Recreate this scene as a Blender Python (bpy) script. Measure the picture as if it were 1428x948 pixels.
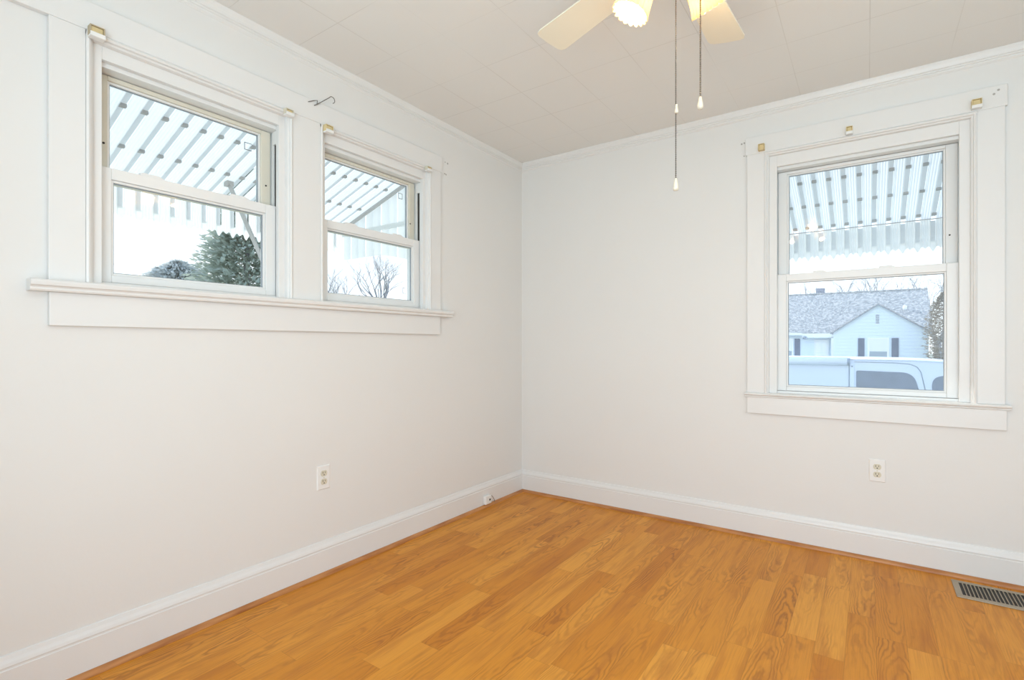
import bpy, bmesh, math, random
from mathutils import Vector, Matrix
random.seed(7)
PI = math.pi
C = bpy.context.scene.collection
SC = bpy.context.scene
for o in list(bpy.data.objects): bpy.data.objects.remove(o)

# ------------------------------------------------------------------ camera, exposure
cam = bpy.data.cameras.new('camera'); camo = bpy.data.objects.new('camera', cam); C.objects.link(camo)
camo.location = (2.125, -3.181, 1.092)
camo.rotation_euler = (PI/2, 0, math.radians(34.84))
cam.sensor_width = 36.0; cam.lens = 712.4/1428*36; cam.shift_y = 6.3/1428
cam.clip_start = 0.05; cam.clip_end = 400
SC.camera = camo
SC.view_settings.view_transform = 'Standard'; SC.view_settings.look = 'None'
SC.view_settings.gamma = 1.0; SC.view_settings.use_curve_mapping = False
SC.view_settings.exposure = 0.0

# ------------------------------------------------------------------ world and lights
W = bpy.data.worlds.new('world'); SC.world = W; W.use_nodes = True
nt = W.node_tree; nt.nodes.clear()
wo = nt.nodes.new('ShaderNodeOutputWorld'); bg = nt.nodes.new('ShaderNodeBackground')
tc = nt.nodes.new('ShaderNodeTexCoord'); sp = nt.nodes.new('ShaderNodeSeparateXYZ'); rp = nt.nodes.new('ShaderNodeValToRGB')
nt.links.new(tc.outputs['Generated'], sp.inputs[0]); nt.links.new(sp.outputs['Z'], rp.inputs[0])
rp.color_ramp.elements[0].position = 0.0; rp.color_ramp.elements[0].color = (0.93, 0.97, 1.0, 1)
rp.color_ramp.elements[1].position = 0.75; rp.color_ramp.elements[1].color = (0.48, 0.70, 1.0, 1)
e = rp.color_ramp.elements.new(0.22); e.color = (0.87, 0.945, 1.0, 1)
nt.links.new(rp.outputs[0], bg.inputs[0]); bg.inputs[1].default_value = 1.55
nt.links.new(bg.outputs[0], wo.inputs[0])

def light(name, kind, loc, energy, color, **kw):
    l = bpy.data.lights.new(name, kind); l.energy = energy; l.color = color
    for k, v in kw.items(): setattr(l, k, v)
    o = bpy.data.objects.new(name, l); C.objects.link(o); o.location = loc
    return o
sun = light('sun', 'SUN', (-20, 8, 20), 3.3, (1.0, 0.95, 0.86), angle=math.radians(2))
sun.rotation_euler = Vector((0.80, -0.25, -0.50)).to_track_quat('-Z', 'Y').to_euler()
# added cool fill light, shining in through an assumed opening in the back wall
l1 = light('fill_back', 'AREA', (2.2, -3.95, 1.25), 63, (0.755, 0.905, 1.0), shape='RECTANGLE', size=2.0, size_y=2.0)
l1.rotation_euler = Vector((0, 1, 0.60)).to_track_quat('-Z', 'Z').to_euler()
# added side fill light behind an assumed opening in the right wall
l2 = light('fill_side', 'AREA', (3.95, -2.1, 1.35), 6.5, (0.80, 0.91, 1.0), shape='RECTANGLE', size=1.5, size_y=1.4)
l2.rotation_euler = Vector((-1, 0, 0.25)).to_track_quat('-Z', 'Z').to_euler()

# ------------------------------------------------------------------ materials
MATS = {}
def mat(name, col=(0.8, 0.8, 0.8), rough=0.5, metal=0.0, spec=0.5, noise=0.0, nscale=8.0, bump=0.0, bscale=60.0, emit=None, estr=0.0, trans=0.0):
    m = bpy.data.materials.new(name); m.use_nodes = True; n = m.node_tree
    b = n.nodes['Principled BSDF']
    b.inputs['Base Color'].default_value = (*col, 1); b.inputs['Roughness'].default_value = rough
    b.inputs['Metallic'].default_value = metal; b.inputs['Specular IOR Level'].default_value = spec
    g = n.nodes.new('ShaderNodeTexCoord')
    nz = n.nodes.new('ShaderNodeTexNoise'); nz.inputs['Scale'].default_value = nscale; nz.inputs['Detail'].default_value = 4
    n.links.new(g.outputs['Object'], nz.inputs['Vector'])
    mx = n.nodes.new('ShaderNodeMixRGB'); mx.blend_type = 'MIX'
    mx.inputs[1].default_value = (*[max(0, c*(1-noise)) for c in col], 1); mx.inputs[2].default_value = (*[min(1, c*(1+noise)) for c in col], 1)
    n.links.new(nz.outputs['Fac'], mx.inputs[0]); n.links.new(mx.outputs[0], b.inputs['Base Color'])
    if bump:
        n2 = n.nodes.new('ShaderNodeTexNoise'); n2.inputs['Scale'].default_value = bscale; n2.inputs['Detail'].default_value = 3
        n.links.new(g.outputs['Object'], n2.inputs['Vector'])
        bp = n.nodes.new('ShaderNodeBump'); bp.inputs['Strength'].default_value = bump; bp.inputs['Distance'].default_value = 0.004
        n.links.new(n2.outputs['Fac'], bp.inputs['Height']); n.links.new(bp.outputs[0], b.inputs['Normal'])
    if emit:
        b.inputs['Emission Color'].default_value = (*emit, 1); b.inputs['Emission Strength'].default_value = estr
    if trans:
        out = n.nodes['Material Output']; tr = n.nodes.new('ShaderNodeBsdfTranslucent'); ms = n.nodes.new('ShaderNodeMixShader')
        tr.inputs[0].default_value = (*col, 1); ms.inputs[0].default_value = trans
        n.links.new(b.outputs[0], ms.inputs[1]); n.links.new(tr.outputs[0], ms.inputs[2]); n.links.new(ms.outputs[0], out.inputs[0])
    MATS[name] = m
    return m

class G:      # tiny helper for node graphs
    def __init__(s, m): s.n = m.node_tree
    def node(s, t, **kw):
        x = s.n.nodes.new(t)
        for k, v in kw.items(): setattr(x, k, v)
        return x
    def put(s, sock, v):
        if hasattr(v, 'is_output') : s.n.links.new(v, sock)
        elif isinstance(v, (tuple, list)): sock.default_value = v
        else: sock.default_value = v
    def math(s, op, a, b=None, c=None):
        x = s.node('ShaderNodeMath', operation=op); s.put(x.inputs[0], a)
        if b is not None: s.put(x.inputs[1], b)
        if c is not None: s.put(x.inputs[2], c)
        return x.outputs[0]
    def vec(s, a, b, c=0.0):
        x = s.node('ShaderNodeCombineXYZ'); s.put(x.inputs[0], a); s.put(x.inputs[1], b); s.put(x.inputs[2], c); return x.outputs[0]
    def noise(s, v, scale=1.0, detail=3.0, rough=0.5):
        x = s.node('ShaderNodeTexNoise'); s.put(x.inputs['Vector'], v); x.inputs['Scale'].default_value = scale
        x.inputs['Detail'].default_value = detail; x.inputs['Roughness'].default_value = rough; return x.outputs['Fac']
    def white(s, v):
        x = s.node('ShaderNodeTexWhiteNoise', noise_dimensions='3D'); s.put(x.inputs['Vector'], v); return x
    def mix(s, f, a, b, mode='MIX'):
        x = s.node('ShaderNodeMixRGB', blend_type=mode); s.put(x.inputs[0], f); s.put(x.inputs[1], a); s.put(x.inputs[2], b); return x.outputs[0]
    def ramp(s, f, stops):
        x = s.node('ShaderNodeValToRGB'); s.put(x.inputs[0], f); cr = x.color_ramp
        cr.elements[0].position = stops[0][0]; cr.elements[0].color = stops[0][1]
        cr.elements[1].position = stops[-1][0]; cr.elements[1].color = stops[-1][1]
        for p, c in stops[1:-1]:
            q = cr.elements.new(p); q.color = c
        return x.outputs[0]

WALL = mat('wall_paint', (0.80, 0.79, 0.77), 0.55, noise=0.015, nscale=2.5, bump=0.08, bscale=45)
TRIM = mat('trim_paint', (0.805, 0.797, 0.782), 0.34, noise=0.012, nscale=6, bump=0.05, bscale=30)
VINYL = mat('vinyl_frame', (0.82, 0.82, 0.81), 0.28, noise=0.01)
VINYL_AGED = mat('vinyl_aged', (0.74, 0.705, 0.60), 0.35, noise=0.03)
DARK = mat('dark_recess', (0.035, 0.03, 0.025), 0.6)  # near black: shade painted into slots and openings; also dark screws and glass outlines
PLATE = mat('plastic_white', (0.86, 0.85, 0.83), 0.3)
IVORY = mat('plastic_ivory', (0.70, 0.65, 0.52), 0.35)
YELLOWED = mat('plastic_yellowed', (0.70, 0.56, 0.30), 0.4, noise=0.15, nscale=60)
BROWNED = mat('plastic_browned', (0.50, 0.41, 0.27), 0.5, noise=0.2, nscale=80)
WIRE = mat('wire_steel', (0.16, 0.14, 0.12), 0.35, metal=0.8)
GREYBIT = mat('spackle_grey', (0.45, 0.43, 0.40), 0.8, noise=0.2, nscale=90)
GASKET = mat('gasket_grey', (0.30, 0.33, 0.36), 0.5)
BLADE = mat('blade_cream', (0.82, 0.77, 0.63), 0.4, noise=0.01)
METALWHITE = mat('metal_white', (0.82, 0.80, 0.74), 0.3)
CHAIN = mat('chain_brass', (0.07, 0.055, 0.04), 0.35, metal=0.3)
FOB = mat('fob_cream', (0.66, 0.61, 0.50), 0.3)
REGISTER = mat('register_metal', (0.40, 0.33, 0.24), 0.45, metal=0.3, noise=0.05, nscale=40)
AWN = mat('awning_white', (0.90, 0.91, 0.90), 0.45, noise=0.02, nscale=12, trans=0.39)
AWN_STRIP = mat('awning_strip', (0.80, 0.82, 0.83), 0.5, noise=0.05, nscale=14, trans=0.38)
AWN_CLIP = mat('awning_clip', (0.42, 0.41, 0.40), 0.55)
AWN_ARM = mat('awning_arm', (0.50, 0.48, 0.46), 0.45, metal=0.2)
SHUT = mat('shutter_blue', (0.06, 0.09, 0.18), 0.6)
HTRIM = mat('house_trim', (0.86, 0.89, 0.92), 0.5)
HDOOR = mat('house_door', (0.80, 0.84, 0.88), 0.5)
HPANE = mat('house_pane', (0.30, 0.37, 0.46), 0.12)
CHIM = mat('chimney_brick', (0.24, 0.25, 0.33), 0.8, noise=0.2, nscale=6)
VAN = mat('van_paint', (0.66, 0.73, 0.88), 0.25, noise=0.01)
VANSEAM = mat('van_seam', (0.22, 0.27, 0.36), 0.5)
VANPANE = mat('van_pane', (0.16, 0.19, 0.27), 0.10, noise=0.35, nscale=5)
TYRE = mat('tyre_rubber', (0.03, 0.03, 0.03), 0.8)
HUB = mat('hub_steel', (0.5, 0.5, 0.52), 0.3, metal=0.9)
BARK = mat('bark', (0.33, 0.33, 0.36), 0.9, noise=0.25, nscale=20)
BARK2 = mat('bark_brown', (0.23, 0.19, 0.16), 0.9, noise=0.25, nscale=20)
CONIFER = mat('conifer_needles', (0.52, 0.57, 0.50), 0.8, noise=0.3, nscale=1.5, trans=0.4)
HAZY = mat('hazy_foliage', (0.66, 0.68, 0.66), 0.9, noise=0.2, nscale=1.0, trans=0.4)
RUSSET = mat('russet_leaves', (0.28, 0.22, 0.15), 0.8, noise=0.45, nscale=2.0, trans=0.2)
GRASS = mat('lawn', (0.42, 0.44, 0.36), 0.9, noise=0.2, nscale=3.0)

# ceiling tiles: 12 inch squares with fine seams
CEIL = mat('ceiling_tile', (0.79, 0.775, 0.74), 0.6)
def _ceil():
    g = G(CEIL); b = g.n.nodes['Principled BSDF']
    pos = g.node('ShaderNodeTexCoord').outputs['Object']; s = g.node('ShaderNodeSeparateXYZ'); g.put(s.inputs[0], pos)
    def seam(v, off, per):
        f = g.math('FRACT', g.math('DIVIDE', g.math('SUBTRACT', v, off), per))
        d = g.math('MULTIPLY', g.math('MINIMUM', f, g.math('SUBTRACT', 1.0, f)), per)
        return g.math('SUBTRACT', 1.0, g.math('MINIMUM', g.math('DIVIDE', d, 0.0022), 1.0))
    fade = g.ramp(g.noise(pos, 1.3, 2), [(0.40, (0.15, 0.15, 0.15, 1)), (0.58, (1, 1, 1, 1))])
    k = g.math('MULTIPLY', g.math('MAXIMUM', seam(s.outputs[0], 0.300, 0.3055), seam(s.outputs[1], -0.290, 0.31)), fade)
    c = g.mix(g.math('MULTIPLY', k, 0.45), (0.85, 0.845, 0.82, 1), (0.45, 0.42, 0.37, 1))
    g.put(b.inputs['Base Color'], c)
    bp = g.node('ShaderNodeBump'); bp.inputs['Strength'].default_value = 0.3; bp.inputs['Distance'].default_value = 0.002
    g.put(bp.inputs['Height'], g.math('SUBTRACT', 1.0, k)); g.put(b.inputs['Normal'], bp.outputs[0])
_ceil()

# laminate strip floor, strips running along y
FLOOR = mat('floor_laminate', (0.6, 0.3, 0.1), 0.34, spec=0.2)
def _floor():
    g = G(FLOOR); b = g.n.nodes['Principled BSDF']
    pos = g.node('ShaderNodeTexCoord').outputs['Object']; s = g.node('ShaderNodeSeparateXYZ'); g.put(s.inputs[0], pos)
    x, y = s.outputs[0], s.outputs[1]
    xi = g.math('DIVIDE', g.math('ADD', x, 0.045), 0.0915); i = g.math('FLOOR', xi); fx = g.math('SUBTRACT', xi, i)
    ri = g.white(g.vec(i, 3.3, 1.0)).outputs['Value']
    yj = g.math('ADD', g.math('DIVIDE', y, 0.62), g.math('MULTIPLY', ri, 9.0)); j = g.math('FLOOR', yj); fy = g.math('SUBTRACT', yj, j)
    idn = g.white(g.vec(i, j, 0.5)); r1 = idn.outputs['Value']
    r2 = g.white(g.vec(i, j, 4.5)).outputs['Value']; r3 = g.white(g.vec(i, j, 8.5)).outputs['Value']
    tone = g.ramp(r1, [(0.0, (0.62, 0.222, 0.022, 1)), (0.15, (0.68, 0.262, 0.028, 1)), (0.6, (0.74, 0.300, 0.036, 1)), (1.0, (0.81, 0.355, 0.052, 1))])
    ox = g.math('MULTIPLY', r2, 37.0)
    # cathedral grain: nested parabolas drifting along the strip
    wob = g.noise(g.vec(g.math('ADD', g.math('MULTIPLY', x, 16.0), ox), g.math('MULTIPLY', y, 4.2), ox), 1.0, 3.0, 0.55)
    dx = g.math('SUBTRACT', fx, g.math('ADD', 0.25, g.math('MULTIPLY', r3, 0.5)))
    par = g.math('MULTIPLY', g.math('MULTIPLY', dx, dx), 7.0)
    sgn = g.math('SUBTRACT', g.math('MULTIPLY', g.math('GREATER_THAN', r2, 0.5), 2.0), 1.0)
    f = g.math('ADD', g.math('ADD', par, g.math('MULTIPLY', g.math('MULTIPLY', y, 4.6), sgn)), g.math('MULTIPLY', wob, 3.4))
    arch = g.math('POWER', g.math('ADD', g.math('MULTIPLY', g.math('SINE', g.math('MULTIPLY', f, 9.0)), 0.5), 0.5), 2.2)
    patch = g.ramp(g.noise(g.vec(g.math('ADD', g.math('MULTIPLY', x, 9.0), ox), g.math('MULTIPLY', y, 1.9), ox), 1.0, 2.0), [(0.42, (0, 0, 0, 1)), (0.62, (1, 1, 1, 1))])
    archm = g.math('MULTIPLY', g.math('MULTIPLY', arch, patch), g.math('ADD', 0.35, g.math('MULTIPLY', r3, 0.75)))
    # straight pore lines and slow tone drift
    fine = g.noise(g.vec(g.math('ADD', g.math('MULTIPLY', x, 260.0), ox), g.math('MULTIPLY', y, 5.0), 0.0), 1.0, 3.0, 0.6)
    drift = g.noise(g.vec(g.math('ADD', g.math('MULTIPLY', x, 22.0), ox), g.math('MULTIPLY', y, 2.2), ox), 1.0, 3.0, 0.6)
    c = g.mix(g.math('MULTIPLY', archm, 0.60), tone, (0.27, 0.078, 0.016, 1))
    c = g.mix(g.ramp(drift, [(0.48, (0, 0, 0, 1)), (0.78, (0.75, 0.75, 0.75, 1))]), c, (0.45, 0.15, 0.028, 1))
    c = g.mix(g.ramp(fine, [(0.45, (0, 0, 0, 1)), (0.75, (0.30, 0.30, 0.30, 1))]), c, (0.36, 0.12, 0.028, 1))
    ex = g.math('MULTIPLY', g.math('MINIMUM', fx, g.math('SUBTRACT', 1.0, fx)), 0.0915)
    ey = g.math('MULTIPLY', g.math('MINIMUM', fy, g.math('SUBTRACT', 1.0, fy)), 0.62)
    seam = g.math('SUBTRACT', 1.0, g.math('MINIMUM', g.math('DIVIDE', g.math('MINIMUM', ex, ey), 0.0013), 1.0))
    c = g.mix(g.math('MULTIPLY', seam, 0.35), c, (0.20, 0.065, 0.015, 1))
    g.put(b.inputs['Base Color'], c)
    g.put(b.inputs['Roughness'], g.math('ADD', 0.36, g.math('MULTIPLY', drift, 0.12)))
_floor()

SHOE = mat('shoe_wood', (0.5, 0.22, 0.07), 0.4)
def _shoe():
    g = G(SHOE); b = g.n.nodes['Principled BSDF']
    pos = g.node('ShaderNodeTexCoord').outputs['Object']
    mp = g.node('ShaderNodeMapping'); g.put(mp.inputs['Vector'], pos); mp.inputs['Scale'].default_value = (6, 6, 60)
    n = g.noise(mp.outputs[0], 1.0, 4)
    g.put(b.inputs['Base Color'], g.ramp(n, [(0.3, (0.36, 0.125, 0.032, 1)), (0.7, (0.60, 0.27, 0.09, 1))]))
_shoe()

# window glass: clear with a Fresnel sheen
GLASS = bpy.data.materials.new('window_glass'); GLASS.use_nodes = True
def _glass():
    g = G(GLASS); g.n.nodes.clear(); out = g.node('ShaderNodeOutputMaterial')
    tr = g.node('ShaderNodeBsdfTransparent'); gl = g.node('ShaderNodeBsdfGlossy'); gl.inputs['Roughness'].default_value = 0.03
    lw = g.node('ShaderNodeLayerWeight'); ms = g.node('ShaderNodeMixShader')
    nz = g.noise(g.node('ShaderNodeTexCoord').outputs['Object'], 3.0, 2)
    tint = g.mix(nz, (0.96, 0.985, 0.99, 1), (0.98, 0.99, 1.0, 1)); g.put(tr.inputs[0], tint)
    g.put(ms.inputs[0], g.math('ADD', 0.022, g.math('MULTIPLY', 0.9, g.math('POWER', lw.outputs['Facing'], 5.0)))); g.put(ms.inputs[1], tr.outputs[0]); g.put(ms.inputs[2], gl.outputs[0]); g.put(out.inputs[0], ms.outputs[0])
_glass()
# frosted fluted lamp shade glass and lit bulb
SHADE = mat('shade_glass', (0.96, 0.80, 0.52), 0.25, trans=0.55)
BULB = mat('bulb_lit', (1, 0.95, 0.85), 0.4, emit=(1.0, 0.83, 0.55), estr=18.0)

SIDING = mat('siding_white', (0.74, 0.81, 0.88), 0.6)
def _siding():
    g = G(SIDING); b = g.n.nodes['Principled BSDF']
    pos = g.node('ShaderNodeTexCoord').outputs['Object']; s = g.node('ShaderNodeSeparateXYZ'); g.put(s.inputs[0], pos)
    f = g.math('FRACT', g.math('DIVIDE', s.outputs[2], 0.20))
    k = g.math('GREATER_THAN', f, 0.86)
    n = g.noise(pos, 1.5, 3)
    c = g.mix(n, (0.68, 0.79, 0.92, 1), (0.72, 0.83, 0.94, 1))
    g.put(b.inputs['Base Color'], g.mix(g.math('MULTIPLY', k, 0.28), c, (0.35, 0.42, 0.52, 1)))
_siding()
SHINGLE = mat('roof_shingle', (0.30, 0.32, 0.36), 0.9)
def _shingle():
    g = G(SHINGLE); b = g.n.nodes['Principled BSDF']
    pos = g.node('ShaderNodeTexCoord').outputs['Object']
    br = g.node('ShaderNodeTexBrick'); mp = g.node('ShaderNodeMapping'); g.put(mp.inputs['Vector'], pos); mp.inputs['Rotation'].default_value = (PI/2, 0, 0)
    g.put(br.inputs['Vector'], mp.outputs[0]); br.inputs['Scale'].default_value = 2.2
    br.inputs['Color1'].default_value = (0.20, 0.21, 0.23, 1); br.inputs['Color2'].default_value = (0.36, 0.36, 0.37, 1); br.inputs['Mortar'].default_value = (0.25, 0.26, 0.30, 1)
    br.inputs['Mortar Size'].default_value = 0.03; br.inputs['Brick Width'].default_value = 0.55; br.inputs['Row Height'].default_value = 0.3
    g.put(b.inputs['Base Color'], g.mix(g.ramp(g.noise(mp.outputs[0], 7.5, 3, 0.7), [(0.46, (0, 0, 0, 1)), (0.60, (0.9, 0.9, 0.9, 1))]), br.outputs['Color'], (0.60, 0.57, 0.55, 1)))
_shingle()

# ------------------------------------------------------------------ mesh helpers
ORG = {}
class MB:
    def __init__(s): s.v = []; s.f = []
    def add(s, vs, fs):
        k = len(s.v); s.v += [tuple(p) for p in vs]; s.f += [tuple(i+k for i in f) for f in fs]; return s
    def box(s, a, b):
        (x0, y0, z0), (x1, y1, z1) = a, b
        return s.add([(x0,y0,z0),(x1,y0,z0),(x1,y1,z0),(x0,y1,z0),(x0,y0,z1),(x1,y0,z1),(x1,y1,z1),(x0,y1,z1)],
                     [(0,3,2,1),(4,5,6,7),(0,1,5,4),(1,2,6,5),(2,3,7,6),(3,0,4,7)])
    def prism(s, poly, fn, t0, t1):       # poly: 2-D points, fn(p, t) -> 3-D
        n = len(poly); vs = [fn(p, t0) for p in poly] + [fn(p, t1) for p in poly]
        fs = [tuple(range(n))[::-1], tuple(range(n, 2*n))] + [(i, (i+1) % n, n+(i+1) % n, n+i) for i in range(n)]
        return s.add(vs, fs)
    def tube(s, path, r, n=8, cap=True):
        path = [Vector(p) for p in path]; rs = r if isinstance(r, (list, tuple)) else [r]*len(path)
        vs = []; up = None
        for k, p in enumerate(path):
            d = (path[min(k+1, len(path)-1)] - path[max(k-1, 0)]).normalized()
            if up is None:
                up = Vector((0, 0, 1)) if abs(d.z) < 0.9 else Vector((1, 0, 0))
            a = d.cross(up).normalized(); up = a.cross(d).normalized()
            for q in range(n):
                t = 2*PI*q/n; vs.append(p + (a*math.cos(t) + up*math.sin(t))*rs[k])
        fs = [(k*n+q, k*n+(q+1) % n, (k+1)*n+(q+1) % n, (k+1)*n+q) for k in range(len(path)-1) for q in range(n)]
        if cap: fs += [tuple(range(n))[::-1], tuple(range((len(path)-1)*n, len(path)*n))]
        return s.add(vs, fs)
    def lathe(s, prof, mtx, n=24):         # prof: (r, h) along local z
        vs = []; 
        for r, h in prof:
            for q in range(n):
                t = 2*PI*q/n; vs.append(mtx @ Vector((r*math.cos(t), r*math.sin(t), h)))
        fs = [(k*n+q, k*n+(q+1) % n, (k+1)*n+(q+1) % n, (k+1)*n+q) for k in range(len(prof)-1) for q in range(n)]
        return s.add(vs, fs)
    def build(s, name, m, parent=None, smooth=False, bevel=0.0, origin=None, seg=2, solid=0.0):
        me = bpy.data.meshes.new(name)
        if parent is not None: org = ORG[parent.name]
        elif origin is not None: org = Vector(origin)
        else:
            xs, ys, zs = zip(*s.v); org = Vector(((min(xs)+max(xs))/2, (min(ys)+max(ys))/2, min(zs)))
        me.from_pydata([tuple(Vector(p)-org) for p in s.v], [], s.f)
        bm = bmesh.new(); bm.from_mesh(me); bmesh.ops.recalc_face_normals(bm, faces=bm.faces); bm.to_mesh(me); bm.free()
        me.materials.append(m)
        if smooth:
            for p in me.polygons: p.use_smooth = True
        o = bpy.data.objects.new(name, me); C.objects.link(o)
        if parent is not None: o.parent = parent
        else: o.location = org
        ORG[o.name] = org
        if solid:
            q = o.modifiers.new('solid', 'SOLIDIFY'); q.thickness = solid; q.offset = 0
        if bevel:
            q = o.modifiers.new('bevel', 'BEVEL'); q.width = bevel; q.segments = seg; q.limit_method = 'ANGLE'; q.angle_limit = math.radians(40)
        return o
def tag(o, label=None, cat=None, group=None, kind=None):
    if label: o['label'] = label
    if cat: o['category'] = cat
    if group: o['group'] = group
    if kind: o['kind'] = kind
    return o
def empty(name, loc, label, cat, group=None, kind=None):
    o = bpy.data.objects.new(name, None); C.objects.link(o); o.location = loc; o.empty_display_size = 0.1
    ORG[o.name] = Vector(loc)
    return tag(o, label, cat, group, kind)
def struct(o, label, cat): return tag(o, label, cat, None, 'structure')
Z0 = (0, 0, 0)
LW = lambda u, z, d: (-d, u, z)       # left wall: along y, depth outward = -x
RW = lambda u, z, d: (u, d, z)        # far wall: along x, depth outward = +y

# ------------------------------------------------------------------ room shell
H, RX, BY, TH = 2.44, 3.42, -3.62, 0.15
W1 = dict(u0=-2.604, u1=-1.871, z0=1.294, z1=2.125, ins=0.050)
W2 = dict(u0=-1.728, u1=-0.991, z0=1.294, z1=2.125, ins=0.041)
W3 = dict(u0=1.650, u1=2.540, z0=0.820, z1=2.168, ins=0.060)
def wall_grid(us, zs, holes, place, d0, d1):
    m = MB(); us = sorted(set(us)); zs = sorted(set(zs))
    for a, b in zip(us, us[1:]):
        for p, q in zip(zs, zs[1:]):
            cu, cz = (a+b)/2, (p+q)/2
            if any(h[0] < cu < h[1] and h[2] < cz < h[3] for h in holes): continue
            A, B = place(a, p, d0), place(b, q, d1)
            m.box(tuple(min(i, j) for i, j in zip(A, B)), tuple(max(i, j) for i, j in zip(A, B)))
    return m
def joined(m):       # drop the inner faces between neighbouring boxes
    bm = bmesh.new(); vs = [bm.verts.new(p) for p in m.v]
    for f in m.f: bm.faces.new([vs[i] for i in f])
    bmesh.ops.remove_doubles(bm, verts=bm.verts, dist=1e-5)
    seen = {}
    for f in list(bm.faces): seen.setdefault(tuple(sorted(v.index if v.index >= 0 else id(v) for v in f.verts)), []).append(f)
    bm.verts.index_update(); seen = {}
    for f in bm.faces: seen.setdefault(tuple(sorted(v.index for v in f.verts)), []).append(f)
    kill = [f for l in seen.values() if len(l) > 1 for f in l]
    bmesh.ops.delete(bm, geom=kill, context='FACES')
    bm.verts.index_update(); r = MB(); r.v = [tuple(v.co) for v in bm.verts]; r.f = [tuple(v.index for v in f.verts) for f in bm.faces]; bm.free()
    return r
h1 = (W1['u0'], W1['u1'], W1['z0']-0.02, W1['z1']); h2 = (W2['u0'], W2['u1'], W2['z0']-0.02, W2['z1']); h3 = (W3['u0'], W3['u1'], W3['z0']-0.02, W3['z1'])
m = joined(wall_grid([BY-TH, h1[0], h1[1], h2[0], h2[1], TH], [0, h1[2], h1[3], H], [h1, h2], LW, 0, TH))
struct(m.build('wall_left', WALL, origin=Z0), 'white painted left wall with the two small windows', 'wall')
m = joined(wall_grid([0, h3[0], h3[1], RX], [0, h3[2], h3[3], H], [h3], RW, 0, TH))
struct(m.build('wall_far', WALL, origin=Z0), 'white painted far wall on the right with the tall window', 'wall')
opn = (1.0, 3.3, 0, 2.25)  # unseen opening, added to let the back fill light in
m = joined(wall_grid([0, opn[0], opn[1], RX], [0, opn[3], H], [opn], lambda u, z, d: (u, BY-d, z), 0, TH))
struct(m.build('wall_back', WALL, origin=Z0), 'white wall behind the camera with a wide opening added for the fill light', 'wall')
opw = (-2.85, -1.35, 0.75, 2.15)  # unseen opening, added to let the side fill light in
m = joined(wall_grid([BY-TH, opw[0], opw[1], TH], [0, opw[2], opw[3], H], [opw], lambda u, z, d: (RX+d, u, z), 0, TH))
struct(m.build('wall_right', WALL, origin=Z0), 'white wall on the right outside the view with an opening added for the side fill light', 'wall')
struct(MB().box((0, BY-TH, -0.06), (RX, 0, 0)).build('floor', FLOOR, origin=Z0), 'honey coloured wood laminate strip floor', 'floor')
struct(MB().box((-TH, BY-TH, H), (RX+TH, TH, H+0.08)).build('ceiling', CEIL, origin=Z0), 'white ceiling of twelve inch tiles', 'ceiling')

# profile sweeps: profile points (distance from wall, z)
def run_left(prof, y0, y1): return MB().prism(prof, lambda p, t: (p[0], t, p[1]), y0, y1)
def run_far(prof, x0, x1): return MB().prism(prof, lambda p, t: (t, -p[0], p[1]), x0, x1)
BASE = [(0, 0), (0.016, 0), (0.016, 0.1175), (0.0135, 0.1195), (0.0135, 0.124), (0.015, 0.128), (0.0125, 0.137), (0.0075, 0.147), (0.0045, 0.158), (0, 0.160)]
struct(run_left(BASE, BY, 0).build('baseboard_left', TRIM, origin=Z0), 'tall white baseboard along the left wall', 'baseboard')
struct(run_far(BASE, 0.0, RX).build('baseboard_far', TRIM, origin=Z0), 'tall white baseboard along the far wall under the tall window', 'baseboard')
q = [(0.016, 0)] + [(0.016+0.018*math.cos(t), 0.018*math.sin(t)) for t in [k*PI/2/8 for k in range(9)]]
struct(run_left(q, BY, -0.016).build('trim_1', SHOE, origin=Z0, smooth=False), 'wood quarter round shoe strip at the foot of the left baseboard', 'trim')
struct(run_far(q, 0.016, RX).build('trim_2', SHOE, origin=Z0), 'wood quarter round shoe strip at the foot of the far baseboard', 'trim')
CROWN = [(0, H), (0.022, H), (0.022, H-0.007), (0.017, H-0.016), (0.0135, H-0.027), (0.0135, H-0.032), (0.010, H-0.034), (0.010, H-0.041), (0.0065, H-0.043), (0.0065, H-0.050), (0.003, H-0.055), (0, H-0.058)]
struct(run_left(CROWN, BY, 0).build('trim_3', TRIM, origin=Z0), 'thin white crown moulding above the left wall', 'trim')
struct(run_far(CROWN, 0, RX).build('trim_4', TRIM, origin=Z0), 'thin white crown moulding above the far wall', 'trim')

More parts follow.
